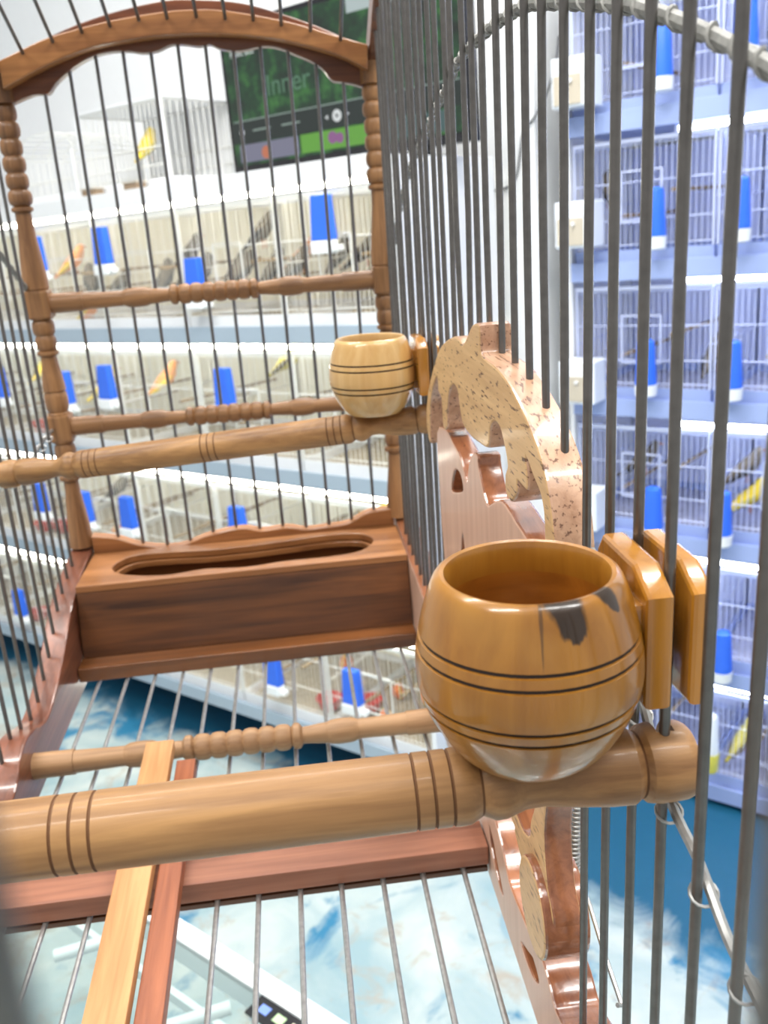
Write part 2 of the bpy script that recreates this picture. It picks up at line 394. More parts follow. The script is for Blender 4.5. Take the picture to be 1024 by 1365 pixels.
# posts at the back corners
def post(x, y):
    zt, zb = .092, -.199; Lh = zt-zb
    def T(z): return (zt - z)/Lh
    p = [(0, .0078), (T(.078), .0078)]
    z = .078
    for r in (.0066,.0070,.0066,.0068,.0068,.0072): bead(p, T(z), T(z-.0095), .0050, r); z -= .0095
    bead(p, T(z), T(z-.004), .0045, .0066, 4); z -= .004
    vase(p, T(z), T(-.028), .0048, .0078)
    p += [(T(-.0285), .0072), (T(-.0465), .0072)]
    z = -.047
    bead(p, T(z), T(z-.010), .0055, .0070); bead(p, T(z-.010), T(z-.019), .0055, .0066); z -= .019
    bead(p, T(z), T(z-.004), .0046, .0068, 4); z -= .004
    vase(p, T(z), T(-.092), .005, .0072, 5); bead(p, T(-.092), T(-.106), .006, .0075)
    p += [(T(-.107), .0072), (T(-.126), .0072)]
    bead(p, T(-.127), T(-.139), .0055, .0070); bead(p, T(-.139), T(-.148), .005, .0064)
    bead(p, T(-.148), T(-.153), .0045, .0072, 4); vase(p, T(-.153), T(-.19), .0048, .0076, 5)
    p += [(T(-.1935), .0080), (T(-.199), .0084)]
    o = part('corner_post', MB().lathe(p, (x,y,zt), (x,y,zb), 16).mesh('corner_post', 'spindle_v'))
    for zc in (-.0375, -.1165):
        put('post_block', MB().box((x-.0075,y-.0075,zc-.0085), (x+.0075,y+.0075,zc+.0085)).mesh('post_block', 'spindle_v', .0012), o)
    return o
post(XL+.0005, YB); post(XR-.001, YB)
# turned rails of the back wall
def rail_prof(L):
    p = []; T = lambda d: d/L
    p += [(0, .0062), (T(.02), .006)]
    vase(p, T(.02), T(.045), .0054, .0048, 4); bead(p, T(.045), T(.062), .0048, .0062); vase(p, T(.062), T(.074), .0050, .0040, 3)
    bead(p, T(.074), T(.080), .0042, .0064, 4)
    c = L/2; n = 6; w_ = (L-.160)/n
    for i in range(n): bead(p, T(.080+i*w_), T(.080+(i+1)*w_), .0050, .0064)
    q = [(1-t, r) for t, r in reversed(p) if t < T(.0801)]
    return p + q
for z in (-.0375, -.1165):
    part('back_rail', MB().lathe(rail_prof(.205), (XL+.008,YB,z), (XR-.0085,YB,z), 16).mesh('back_rail', 'spindle_h'))
# bent arch with its fascia
band_u = smooth_loop([(-.149,.0985),(-.1345,.1041),(-.1168,.11),(-.0846,.1162),(-.0526,.1196),(-.0357,.1199),(-.0189,.1187),(.0148,.1119),(.0445,.1028),(.062,.0974)], 4, False)
band_l = smooth_loop([(.061,.0841),(.0437,.0929),(.0117,.1023),(-.0203,.1067),(-.0522,.1077),(-.0842,.1051),(-.1059,.1009),(-.1281,.0932),(-.149,.0844)], 4, False)
xz = lambda a, b, t: (a, t, b)
part('arch_band', plate('arch_band', [band_u+band_l], xz, .585, .5965, 'arch_band', .0008))
fasc_u = smooth_loop([(-.152,.098),(-.12,.1125),(-.0872,.1221),(-.0539,.1276),(-.0322,.1271),(-.0104,.1248),(.0111,.1189),(.04,.108),(.064,.096)], 4, False)
fasc_l = smooth_loop([(.0636,.0738),(.0549,.0777),(.0459,.0798),(.0402,.0811),(.0351,.0876),(.0287,.092),(.02,.0959),(.0103,.1),(.0005,.1014),(-.0131,.0996),(-.024,.1011),(-.0303,.1038),(-.037,.1031),(-.0456,.1045),(-.0532,.1045),(-.0612,.1017),(-.0701,.1011),(-.0775,.1024),(-.0872,.1025),(-.0983,.1006),(-.1099,.0955),(-.1221,.0871),(-.1274,.0819),(-.136,.0817),(-.152,.0765)], 3, False)
part('arch_fascia', plate('arch_fascia', [fasc_u+fasc_l], xz, .597, .6055, 'arch_brown', .0008))
# rake boards along the top of the side walls, and the ridge that carries the roof wires
yz = lambda x0: (lambda a, b, t: (t, a, b))
for x0, x1 in ((XL-.0065, XL+.0025), (XR-.003, XR+.005)):
    lo = [(.606,.083),(.606,.098),(.30,.262),(.012,.112),(.012,.096),(.30,.246)]
    part('rake_board', plate('rake_board', [lo], yz(0), x0, x1, 'arch_brown', .0008))
part('ridge_board', MB().box((XL+.0035,.294,.2465), (XR-.004,.306,.266)).mesh('ridge_board', 'arch_brown', .001))

# back wall wires, roof wires
XB = [-.1293 + .01605*k for k in range(12)]
def interp(pts, x):
    pts = sorted(pts)
    for (a, b), (c, d) in zip(pts, pts[1:]):
        if a <= x <= c: return b + (d-b)*(x-a)/(c-a)
    return pts[0][1] if x < pts[0][0] else pts[-1][1]
scal = [(-.146,-.192),(-.1299,-.195),(-.1156,-.201),(-.0995,-.2045),(-.0854,-.2042),(-.0707,-.1997),(-.0535,-.1969),(-.0422,-.1966),(-.0313,-.1995),(-.0141,-.1988),(-.0016,-.2016),(.0143,-.2012),(.0287,-.2000),(.0407,-.1944),(.0495,-.1929),(.0605,-.1924)]
for x in XB:
    part('wire', MB().tube([(x, YB, interp(fasc_l, x)+.004), (x + random.uniform(-.0006,.0006), YB, -.08), (x, YB, interp(scal, x)-.004)], WR, 8).mesh('wire', 'steel'))
for x, z in [(-.1348,.1022),(-.1173,.1072),(-.1004,.1112),(-.0844,.1137),(-.0679,.1161),(-.052,.1163),(-.0355,.1164),(-.0193,.1147),(-.0034,.1133),(.0124,.1101),(.029,.1064),(.0461,.1008)]:
    part('roof_wire', MB().tube([(x,.589,z-.002), (x,.303,z+.1415)], WR, 8).mesh('roof_wire', 'steel'))

# side boards (profile in y, z)
left_top = smooth_loop([(.612,-.199),(.56,-.2045),(.540,-.2085),(.52,-.214),(.495,-.226),(.474,-.234),(.45,-.2405),(.435,-.240),(.418,-.234),(.405,-.232),(.392,-.235),(.378,-.243),(.35,-.2445),(.30,-.244),(.2,-.240),(.1,-.22),(.012,-.205)], 4, False)
part('side_board', plate('side_board', [left_top + [(.012,-.266),(.612,-.266)]], yz(0), XL-.0065, XL+.0075, 'side_board', .0008))
right_top = smooth_loop([(.612,-.199),(.56,-.2045),(.538,-.2065),(.46,-.2085),(.40,-.212),(.34,-.220),(.2894,-.2275),(.272,-.2373),(.2553,-.2365),(.24,-.234),(.2304,-.2309),(.2211,-.232),(.2125,-.236),(.20,-.232),(.18,-.222),(.15,-.225),(.1,-.22),(.012,-.205)], 4, False)
slit1 = smooth_loop([(.3052,-.2376),(.2975,-.240),(.2925,-.2442),(.2819,-.2524),(.2911,-.2533),(.3024,-.2468)], 3)
slit2 = smooth_loop([(.2545,-.25),(.244,-.2445),(.2374,-.2414),(.2309,-.244),(.2378,-.2494),(.2472,-.2512)], 3)
part('side_board', plate('side_board', [right_top + [(.012,-.265),(.612,-.265)], slit1, slit2], yz(0), .0618, .0765, ['door_pink','rim_brown'], .0008))
# boss that takes the end of the floor rail
# side wall wires with the decorative arch of twisted wire
def ztop(y): return interp([(.012,.104),(.30,.254),(.606,.0905)], y)
frame_outer_top = [(.4035,-.0896),(.3935,-.074),(.3687,-.0565),(.3497,-.048),(.3261,-.0423),(.3081,-.0428),(.3014,-.04),(.2904,-.0344),(.2795,-.0336),(.2792,-.0406),(.2757,-.0426),(.2568,-.0433),(.2442,-.0453),(.2328,-.0487),(.2223,-.0526),(.2111,-.0588),(.2046,-.066)]
for y in YS:
    zl = interp(left_top, y) - .004
    part('wire', MB().tube([(XL-.001,y,ztop(y)-.004), (XL-.001+random.uniform(-.0006,.0006),y,-.05), (XL-.001,y,zl)], WR, 8).mesh('wire', 'steel'))
    zr = interp(right_top, y) - .004
    if .206 < y < .404: zr = interp(frame_outer_top, y) - .006
    part('wire', MB().tube([(XR,y,ztop(y)-.004), (XR+random.uniform(-.0007,.0007),y+random.uniform(-.0005,.0005),.0), (XR,y,zr)], WR, 10).mesh('wire', 'steel'))
def twisted(name, path, r, pitch, parent=None):
    P = [Vector(p) for p in path]; L_ = [0]
    for a, b in zip(P, P[1:]): L_.append(L_[-1] + (b-a).length)
    n = int(L_[-1]/pitch*10); mb = MB().tube(P, r, 8); pts = []
    for i in range(n+1):
        d = L_[-1]*i/n; k = min(max(j for j in range(len(P)) if L_[j] <= d + 1e-9), len(P)-2)
        u = (d-L_[k])/(L_[k+1]-L_[k]); c = P[k].lerp(P[k+1], u); t = (P[k+1]-P[k]).normalized()
        e1 = Vector((1,0,0)); e2 = t.cross(e1).normalized(); a = 2*PI*d/pitch
        pts.append(c + (e1*math.cos(a) + e2*math.sin(a))*r*1.12)
    mb.tube(pts, r*.30, 5)
    return part(name, mb.mesh(name, 'rope_wire'), parent)
arch_pts = smooth_loop([(.06,-.016),(.10,.004),(.1245,.0142),(.1389,.0202),(.1551,.0262),(.1714,.0316),(.191,.0368),(.2467,.0484),(.2702,.0509),(.2991,.0522),(.3287,.052),(.3499,.0507),(.3751,.0454),(.4044,.0406),(.4278,.034),(.4671,.0273),(.5186,.0115),(.5947,-.0271)], 3, False)
twisted('twisted_wire', [(XR+.0032, y, z) for y, z in arch_pts], .0014, .0082)
twisted('twisted_wire', [(XL-.0044, y, z) for y, z in arch_pts], .0014, .0082)
# lower tie rods with rings
def tie_rod(x, pts, sgn):
    o = part('tie_rod', MB().tube([(x, y, z) for y, z in smooth_loop(pts, 4, False)], .0011, 8).mesh('tie_rod', 'steel_light'))
    return o
low = [(.20,-.080),(.182,-.091),(.1667,-.102),(.1507,-.116),(.1362,-.1205),(.1241,-.127),(.1134,-.1297),(.09,-.136)]
tr = tie_rod(XR+.0026, low, 1)
for y in YS:
    if .09 < y < .2:
        z = interp([(a, b) for a, b in low], y)
        ring = [(XR+.0013+math.cos(a)*.0027, y+math.sin(a)*.0019, z+.0015*math.sin(a)) for a in [2*PI*i/14 for i in range(15)]]
        put('tie_ring', MB().tube(ring, .00035, 5).mesh('tie_ring', 'steel_light'), tr)
low_l = [(.45,-.109),(.47,-.116),(.4978,-.1274),(.52,-.1255),(.5635,-.1181),(.5929,-.1165)]
tr = tie_rod(XL-.0036, low_l, -1)
for y in YS:
    if .455 < y < .59:
        z = interp(low_l, y)
        ring = [(XL-.0022+math.cos(a)*.0034, y+math.sin(a)*.0024, z+.0015*math.sin(a)) for a in [2*PI*i/14 for i in range(15)]]
        put('tie_ring', MB().tube(ring, .0004, 5).mesh('tie_ring', 'steel_light'), tr)

# feed box at the back
fb = empty('feed_box', Vector((0,0,0))); fb.parent = cage; fb.location = -CB
slot = smooth_loop([(-.1285,.565),(-.1194,.5494),(-.0926,.5406),(-.0673,.5443),(-.0412,.5407),(-.0152,.5444),(.0112,.5444),(.0329,.5497),(.0427,.567),(.0357,.5817),(.0133,.5858),(-.0148,.5822),(-.0425,.5795),(-.07,.5793),(-.0977,.5833),(-.1192,.5815)], 4)
xy = lambda a, b, t: (a, b, t)
put('top_board', plate('top_board', [[(-.146,.5342),(.0612,.5342),(.0612,.594),(-.146,.594)], slot], xy, -.2085, -.204, 'tray_top', .0006), fb)
inner = [((x+.0429)*.965-.0429, (y-.563)*.86+.5635) for x, y in slot]
put('slot_lip', plate('slot_lip', [slot, inner], xy, -.2125, -.2088, 'tray_top', .0004), fb)
put('front_board', MB().add([(-.146,.5345,-.2087),(.0612,.5345,-.2087),(.0612,.5385,-.2087),(-.146,.5385,-.2087),(-.146,.5245,-.2485),(.0612,.5245,-.2485),(.0612,.5285,-.2485),(-.146,.5285,-.2485)],
    [(0,1,2,3),(7,6,5,4),(0,4,5,1),(1,5,6,2),(2,6,7,3),(3,7,4,0)], 0, False).mesh('front_board', 'tray_dark', .0004), fb)
put('bottom_board', MB().box((-.146,.529,-.253), (.0612,.594,-.2495)).mesh('bottom_board', 'tray_dark', .0004), fb)
put('back_board', plate('back_board', [smooth_loop(scal, 4, False) + [(.0605,-.255),(-.146,-.255)]], xz, .5945, .6045, 'tray_top', .0007), fb)
part('floor_lip', MB().box((-.1465,.5085,-.2565), (.0612,.5235,-.2475)).mesh('floor_lip', 'tray_dark', .0008))
# floor: wires, turned rail, beam, battens
for i in range(12):
    x = -.1352 + .0169*i
    part('floor_wire', MB().tube([(x,.02,ZF), (x+random.uniform(-.0007,.0007),.2,ZF), (x,.36,ZF), (x,.59,ZF)], .0011, 8).mesh('floor_wire', 'steel_light'))
p = rail_prof(.209)
part('floor_rail', MB().lathe([(t, r*1.06) for t, r in p], (-.1472,.409,-.2495), (.0612,.409,-.2495), 16).mesh('floor_rail', 'floor_spindle'))
part('cross_beam', MB().box((-.1465,.3045,-.2565), (.0612,.322,-.2475)).mesh('cross_beam', 'beam', .0006))
part('groove_strip', MB().box((-.1465,.307,-.262), (.0612,.32,-.2595)).mesh('groove_strip', 'tray_dark', .0004))
def batten(name, q, z0, z1, mat):
    v = [(x,y,z) for z in (z0,z1) for x, y in q]
    part(name, MB().add(v, [(0,1,2,3),(7,6,5,4),(0,4,5,1),(1,5,6,2),(2,6,7,3),(3,7,4,0)], 0, False).mesh(name, mat, .0006))
batten('light_batten', [(-.0835,.03),(-.0685,.03),(-.0750,.397),(-.0885,.397)], -.2420, -.2360, 'light_strip')
batten('red_batten', [(-.0680,.03),(-.0580,.03),(-.0640,.385),(-.0730,.385)], -.2470, -.2405, 'red_strip')

# carved door frame and door leaf in the right wall
outer = [(.2000,-.0760),(.2046,-.0660),(.2111,-.0588),(.2223,-.0526),(.2328,-.0487),(.2442,-.0453),(.2568,-.0433),(.2757,-.0426),(.2792,-.0406),(.2795,-.0336),(.2904,-.0344),(.3014,-.04),(.3081,-.0428),(.3142,-.0418),(.3261,-.0423),(.3497,-.048),(.3687,-.0565),(.3935,-.074),(.4035,-.0896),(.3961,-.0987)]
inner = [(.1979,-.0714)]
scallop = [(.3926,-.0874),(.3875,-.0768),(.3764,-.068),(.3662,-.0634),(.3645,-.0696),(.3577,-.0713),(.3565,-.0827),(.3479,-.0809),(.3465,-.0749),(.3404,-.0654),(.3301,-.0606),(.3215,-.0614),(.319,-.0654),(.3136,-.0721),(.2998,-.0735),(.2853,-.0726),(.2732,-.0712),(.2702,-.0679),(.2685,-.0636),(.2621,-.0604),(.2553,-.0607),(.2502,-.0643),(.2464,-.0697),(.2495,-.0732),(.2494,-.0785),(.2431,-.0801),(.2357,-.075),(.2354,-.0716),(.2297,-.0715),(.2248,-.0711),(.2245,-.0664),(.2255,-.0623),(.2179,-.066),(.2115,-.0688),(.2085,-.0749)]
near_leg = [(.2090,-.09),(.2130,-.12),(.217,-.15),(.222,-.168),(.2268,-.1769),(.2283,-.1834),(.235,-.1872),(.2407,-.1881),(.262,-.188),(.29,-.190),(.29,-.2005),(.2519,-.1955),(.2474,-.1973),(.2339,-.2049),(.2306,-.2048),(.2257,-.213),(.2175,-.2159),(.2095,-.2116),(.2045,-.2025),(.2035,-.1929),(.2090,-.1860),(.2120,-.170),(.2070,-.15),(.203,-.12),(.1990,-.09)]
fr_loop = smooth_loop(outer + scallop + [near_leg[0], near_leg[1], near_leg[-2], near_leg[-1]], 3)
low_loop = smooth_loop([(.2137,-.1225)] + near_leg[2:-2] + [(.2035,-.1225)], 3)
part('frame_bracket', plate('frame_bracket', [low_loop], yz(0), .0588, .0672, ['frame_face','rim_brown'], .0008))
part('door_frame', plate('door_frame', [fr_loop], yz(0), .0588, .0690, ['frame_face','frame_rim'], .0008))
door_l = smooth_loop([(.3845,-.0907),(.3614,-.0848),(.3461,-.0865),(.3304,-.089),(.3192,-.0955),(.3135,-.0868),(.3048,-.0807),(.298,-.0803),(.2966,-.0843),(.2854,-.0934),(.2747,-.0899),(.2623,-.0857),(.2452,-.0867),(.2208,-.092),(.2190,-.12),(.225,-.15),(.245,-.176),(.29,-.182),(.36,-.185),(.3816,-.1425),(.3841,-.1156)], 3)
dh1 = smooth_loop([(.3521,-.1058),(.3448,-.0982),(.3352,-.0959),(.3279,-.0982),(.3293,-.1021),(.3508,-.1084)], 3)
dh2 = smooth_loop([(.338,-.136),(.332,-.120),(.326,-.136),(.33,-.15)], 3)
part('door_leaf', plate('door_leaf', [door_l, dh1, dh2], yz(0), .0605, .0690, ['door_pink','rim_brown'], .0008))
# raised disc of the frame, spring and hook that keep the door shut
disc = [(.2175+.0150*math.cos(a), -.2005+.0150*math.sin(a)) for a in [2*PI*i/36 for i in range(36)]]
part('frame_disc', plate('frame_disc', [disc], yz(0), .0562, .0700, ['frame_face','rim_brown'], .001))
sp = []
for i in range(24*10+1):
    u = i/240; a = 2*PI*24*u
    sp.append((.0735 + .0022*math.cos(a), .2262 + .006*u + .0022*math.sin(a), -.160 - .044*u))
part('door_spring', MB().tube(sp, .0005, 5).mesh('door_spring', 'steel_light'))
part('door_hook', MB().tube([(.0735,.2322,-.204),(.074,.228,-.201),(.0735,.2156,-.2001),(.0725,.199,-.2032),(.0715,.1822,-.2045),(.070,.1815,-.2035)], .0007, 6).mesh('door_hook', 'steel_light'))

# front wall: the lens sits between two of its wires
FY = .0165
for k in range(-8, 5):
    x = (-.0081 + .0165*(k+1)) if k < 0 else (.0109 + .0165*k)
    part('wire', MB().tube([(x,FY,.11), (x,FY,-.262)], WR, 12).mesh('wire', 'steel'))
part('front_rail', MB().box((XL+.009,.0135,-.266), (XR-.005,.0195,-.255)).mesh('front_rail', 'side_board', .0008))
part('front_top_rail', MB().box((XL+.004,.0125,.0985), (XR-.0045,.0205,.112)).mesh('front_top_rail', 'arch_brown', .0008))
part('hanging_hook', MB().tube([(-.045,.30,.264),(-.045,.30,.34)] + [(-.045,.30+.02-.02*math.cos(a),.34+.02*math.sin(a)) for a in [PI*i/8 for i in range(1,9)]], .0025, 8).mesh('hanging_hook', 'steel'))
ch = MB().tube([(-.045,.32,.352+H),(-.045,.32,1.55+H)], .003, 8)
ch.tube([(-.045,.32+.014*math.sin(a),.352-.014+.014*math.cos(a)+H+.006) for a in [2*PI*i/16 for i in range(17)]], .0022, 6, caps=False)
tag(put('hanging_rod', ch.mesh('hanging_rod', 'steel')), 'thin steel rod from the ceiling carrying the wooden bird cage', 'rod')

# ------------------------------------------------------------------ perches and cups
def perch(name, label, A_, B_, prof_d, mat, cut=None, grooves=()):
    """prof_d: (distance from B end, radius)"""
    A_, B_ = Vector(A_), Vector(B_); L_ = (A_-B_).length
    root = empty(name, Vector((0,0,H)) + B_); tag(root, label, 'perch', 'turned wooden perches in the cage')
    mb = MB().lathe([(d/L_ if d <= L_ else 1, r) for d, r in prof_d], (0,0,0), A_-B_, 28)
    for i in range(len(prof_d)-1):
        if abs(prof_d[i+1][0]-prof_d[i][0] - .00020) < 2e-5 or (.0110 <= min(prof_d[i][0], L_-prof_d[i+1][0]) <= .01126) or (.0428 < min(prof_d[i][0], L_-prof_d[i+1][0]) < .0432):
            for k in range(28): mb.mi[i*28+k] = 1
    me = mb.mesh('perch_body', [mat, 'groove'])
    if cut:
        me = boolean(me, MB().box(*cut).mesh('c', mat))
        me.polygons.foreach_set('use_smooth', [True]*len(me.polygons))
        try: me.set_sharp_from_angle(angle=.6)
        except Exception: pass
    put('perch_body', me, root)
    return root
def perch_prof(L_, r, end, nk=.78):
    p = []
    for i in range(7):
        u = i/6; p.append((.0*u + .0025*u*0 + (1-math.cos(u*PI/2))*.003, end*.62 + (end*.98-end*.62)*math.sin(u*PI/2)))
    p += [(.0075, end), (.0100, end*.95), (.0110, end*.83), (.01125, end*.80), (.0115, end*.83), (.013, end*.95), (.0175, end*.93), (.024, end*.84), (.031, r*nk), (.0345, r*(nk+.02)), (.0385, r*.97), (.0405, r*.98), (.0425, r*.86), (.0430, r*.82), (.0435, r*.86), (.0455, r*1.0), (.0475, r*1.02)]
    def g(d): return [(d-.00032, r), (d-.00010, r*.96), (d+.00010, r*.96), (d+.00032, r)]
    for d in (.0490, .0525, .0560): p += g(d)
    mid = L_/2 + .001
    if L_ > .18:
        for d in (mid-.0035, mid, mid+.0035): p += g(d)
    q = [(L_-d, rr) for d, rr in reversed(p) if d < .0575]
    return p + q
rr = .0074; Lp = .2375
# the near perch: its near-wall end clamps a wire in a slot
perch('perch', 'thick turned wooden perch with an ochre barrel cup standing over its end', (-.166,.1491,-.1062), (.0715,.1491,-.1062),
      [(d, r) for d, r in perch_prof(Lp, rr, .0080)], 'perch', cut=((-.0078,-.0016,-.01),(-.0042,.02,.01)))
perch('perch', 'turned wooden perch under the pale barrel cup near the feed box', (-.157,.475,-.1148), (.0700,.4330,-.0948),
      perch_prof(.2326, .0073, .0074, .64), 'perch', cut=((-.0063,-.0085,-.02),(-.0027,.014,.02)))

def cup(label, cx, cy, zb, mat, burn, wires_y):
    root = empty('feed_cup', Vector((cx, cy, zb + H))); tag(root, label, 'cup', 'barrel cups clipped to the cage wires')
    hgt = .0362
    def rad(u):                                 # barrel belly
        pts = [(0,.0125),(.06,.0148),(.15,.0171),(.28,.0195),(.42,.0210),(.52,.02125),(.64,.0209),(.78,.0198),(.9,.0185),(.965,.0176),(1,.0168)]
        q = smooth_loop(pts, 6, False); return interp(q, u)
    gro = (.333,.405,.634,.708)
    us = sorted(set([i/40 for i in range(41)] + [g+d for g in gro for d in (-.013,-.0095,0,.0095,.013)]))
    mb = MB(); prof = [(0,.004)]
    for u in us:
        r = rad(u)
        if any(abs(u-g) < .0098 for g in gro): r -= .0004
        prof.append((u*hgt, r))
    prof += [(hgt+.0005,.0160),(hgt+.0003,.0152),(hgt-.0012,.0146),(hgt-.006,.0150),(hgt-.014,.0160),(hgt-.024,.0155),(.008,.0125),(.0055,.008),(.005,.0005)]
    seg = 48; v = []; f = []; mi = []
    for z, r in prof:
        for k in range(seg): a = 2*PI*k/seg; v.append((r*math.cos(a), r*math.sin(a), z))
    nout = len(us)
    for i in range(len(prof)-1):
        z0, z1 = prof[i][0], prof[i+1][0]
        mid = (z0+z1)/2/hgt
        mt = 0
        if i <= nout and any(abs(mid-g) < .0098 for g in gro): mt = 1
        if i > nout + 3: mt = 2
        for k in range(seg):
            f.append((i*seg+k, i*seg+(k+1)%seg, (i+1)*seg+(k+1)%seg, (i+1)*seg+k)); mi.append(mt)
    f.append(tuple(range(seg-1,-1,-1))); mi.append(0); f.append(tuple((len(prof)-1)*seg+k for k in range(seg))); mi.append(2)
    mb.v = v; mb.f = f; mb.mi = mi; mb.sm = [True]*len(f)
    put('cup_body', mb.mesh('cup_body', [mat, 'burn', 'cup_inside']), root)
    # clip: two varnished jaws joined behind the wires, gripping them in a slot
    X0 = .0588-cx; y0 = wires_y[0]-.0060-cy; y1 = wires_y[1]+.0050-cy
    def jaw(name, xa, xb, zt):
        pr = [(y0, .0095), (y0, zt-.0040), (y0+.0075, zt), (y1-.003, zt), (y1, zt-.004), (y1, .0085)]
        return put(name, plate(name, [[(a, b) for a, b in pr]], lambda a, b, t: (t, a, b), xa, xb, 'clip', .0009), root)
    jaw('clip_jaw', X0-.0002, XR-.0017-cx, .0358); jaw('clip_jaw', XR+.0016-cx, XR+.0058-cx, .0358)
    put('clip_neck', MB().box((.0175, -.006, .011), (X0+.0005, .007, .030)).mesh('clip_neck', 'clip', .001), root)
    return root
cup('glossy ochre barrel cup with a scorched rim clipped over the thick perch', .0388, .1495, -.0990, 'cup_ochre', True, (YS[7], YS[8]))
cup('pale honey barrel cup with dark hoop lines clipped beyond the carved door', .0384, .4365, -.0905, 'cup_pale', False, (YS[24]+.0, YS[25]))

# ------------------------------------------------------------------ glass counter below the cage
cz = -.60
def cpt(x, y): return Vector((x, y, cz))
cu_dir = Vector((.7181, -.6960, 0)).normalized(); cn_dir = Vector((-cu_dir.y*-1, -cu_dir.x, 0)).normalized()
cn_dir = Vector((-.6960, -.7181, 0)).normalized()       # from the far edge towards the near side
cm = Matrix((cu_dir, -cn_dir, Vector((0,0,1)))).transposed().to_4x4(); cm.translation = Vector((-.0865, .6205, 0))
ctr = empty('glass_counter', cm); tag(ctr, 'low glass topped counter with a white aluminium frame below the cage', 'counter')
ct = cz + H
put('glass_top', MB().box((-.9, -.50, ct-.008), (.55, -.009, ct-.002)).mesh('glass_top', 'glass', .0005), ctr)
for d0, d1 in ((-.009, .009), (-.518, -.5)):
    put('frame_rail', MB().box((-.918, d0, ct-.030), (.568, d1, ct)).mesh('frame_rail', 'alu', .0015), ctr)
for x in (-.9095, .5595):
    put('frame_rail', MB().box((x-.0085, -.4995, ct-.030), (x+.0085, -.0095, ct)).mesh('frame_rail', 'alu', .0015), ctr)
for x in (-.9095, .5595):
    for y in (0, -.509):
        put('leg', MB().box((x-.0085, y-.009, 0), (x+.0085, y+.009, ct-.0305)).mesh('leg', 'alu', .0015), ctr)
put('inner_rail', MB().box((-.9, -.040, ct-.034), (.55, -.034, ct-.022)).mesh('inner_rail', 'alu', .001), ctr)
for x, y0, y1 in ((-.005, -.07, -.016), (-.15, -.075, -.02)):  # white rods modelled in place of ceiling tube reflections in the glass
    put('tube_reflection', MB().tube([(x-.028, y0, ct-.02), (x+.004, y1-.006, ct-.02)], .006, 10).mesh('tube_reflection', 'alu'), ctr)
put('tube_reflection', MB().tube([(-.09, -.16, ct-.02), (-.055, -.115, ct-.02)], .006, 10).mesh('tube_reflection', 'alu'), ctr)  # third rod shaped as a lamp reflection, supports nothing
lab = put('icon_strip', MB().box((.028, -.0305, ct-.0015), (.20, -.0105, ct+.001)).mesh('icon_strip', 'tv_black', .0006), ctr)
M['icon_a'] = plain('icon blue', lin(120,150,230)); M['icon_b'] = plain('icon green', lin(190,220,170)); M['icon_c'] = plain('icon cream', lin(240,225,200))
for i in range(9):
    put('icon', MB().box((.036+i*.0165, -.0245, ct+.0011), (.046+i*.0165, -.0165, ct+.0017)).mesh('icon', ['icon_a','icon_b','icon_c','icon_a','orange','cup_white','red','icon_b','icon_a'][i], .0012), lab)

# ------------------------------------------------------------------ racks
def rack(name, label, s0, s1, d0, dep, hs, hb, mat, thick):
    """hs: heights of the shelf tops"""
    root = empty(name, rack_m((s0+s1)/2, d0, hb)); tag(root, label, 'rack'); w_ = (s1-s0)/2
    for h in hs:
        mat = mat if h < .3 or mat == 'shelf_right' else 'plastic_white'
        put('shelf', MB().box((-w_, -.012, h-thick-hb), (w_, dep, h-hb)).mesh('shelf', mat, .003), root)
        put('shelf_edge', MB().box((-w_, -.018, h-thick-.002-hb), (w_, -.0125, h+.008-hb)).mesh('shelf_edge', mat, .001), root)
    ht = max(hs) - hb
    for x in (-w_-.013, w_+.001):
        put('side_frame', MB().box((x, -.012, 0), (x+.012, dep, ht)).mesh('side_frame', 'plastic_white', .002), root)
    return root
def wire_grid(mb, x0, x1, z0, z1, y, step, r, hbars, vert_axis='x'):
    n = max(2, round((x1-x0)/step))
    for i in range(n+1):
        x = x0 + (x1-x0)*i/n
        if vert_axis == 'x': mb.tube([(x,y,z0),(x,y,z1)], r, 4, caps=False)
        else: mb.tube([(y,x,z0),(y,x,z1)], r, 4, caps=False)
    for z in hbars:
        if vert_axis == 'x': mb.tube([(x0,y-r,z),(x1,y-r,z)], r*1.5, 4, caps=False)
        else: mb.tube([(y,x0,z),(y,x1,z)], r*1.5, 4, caps=False)
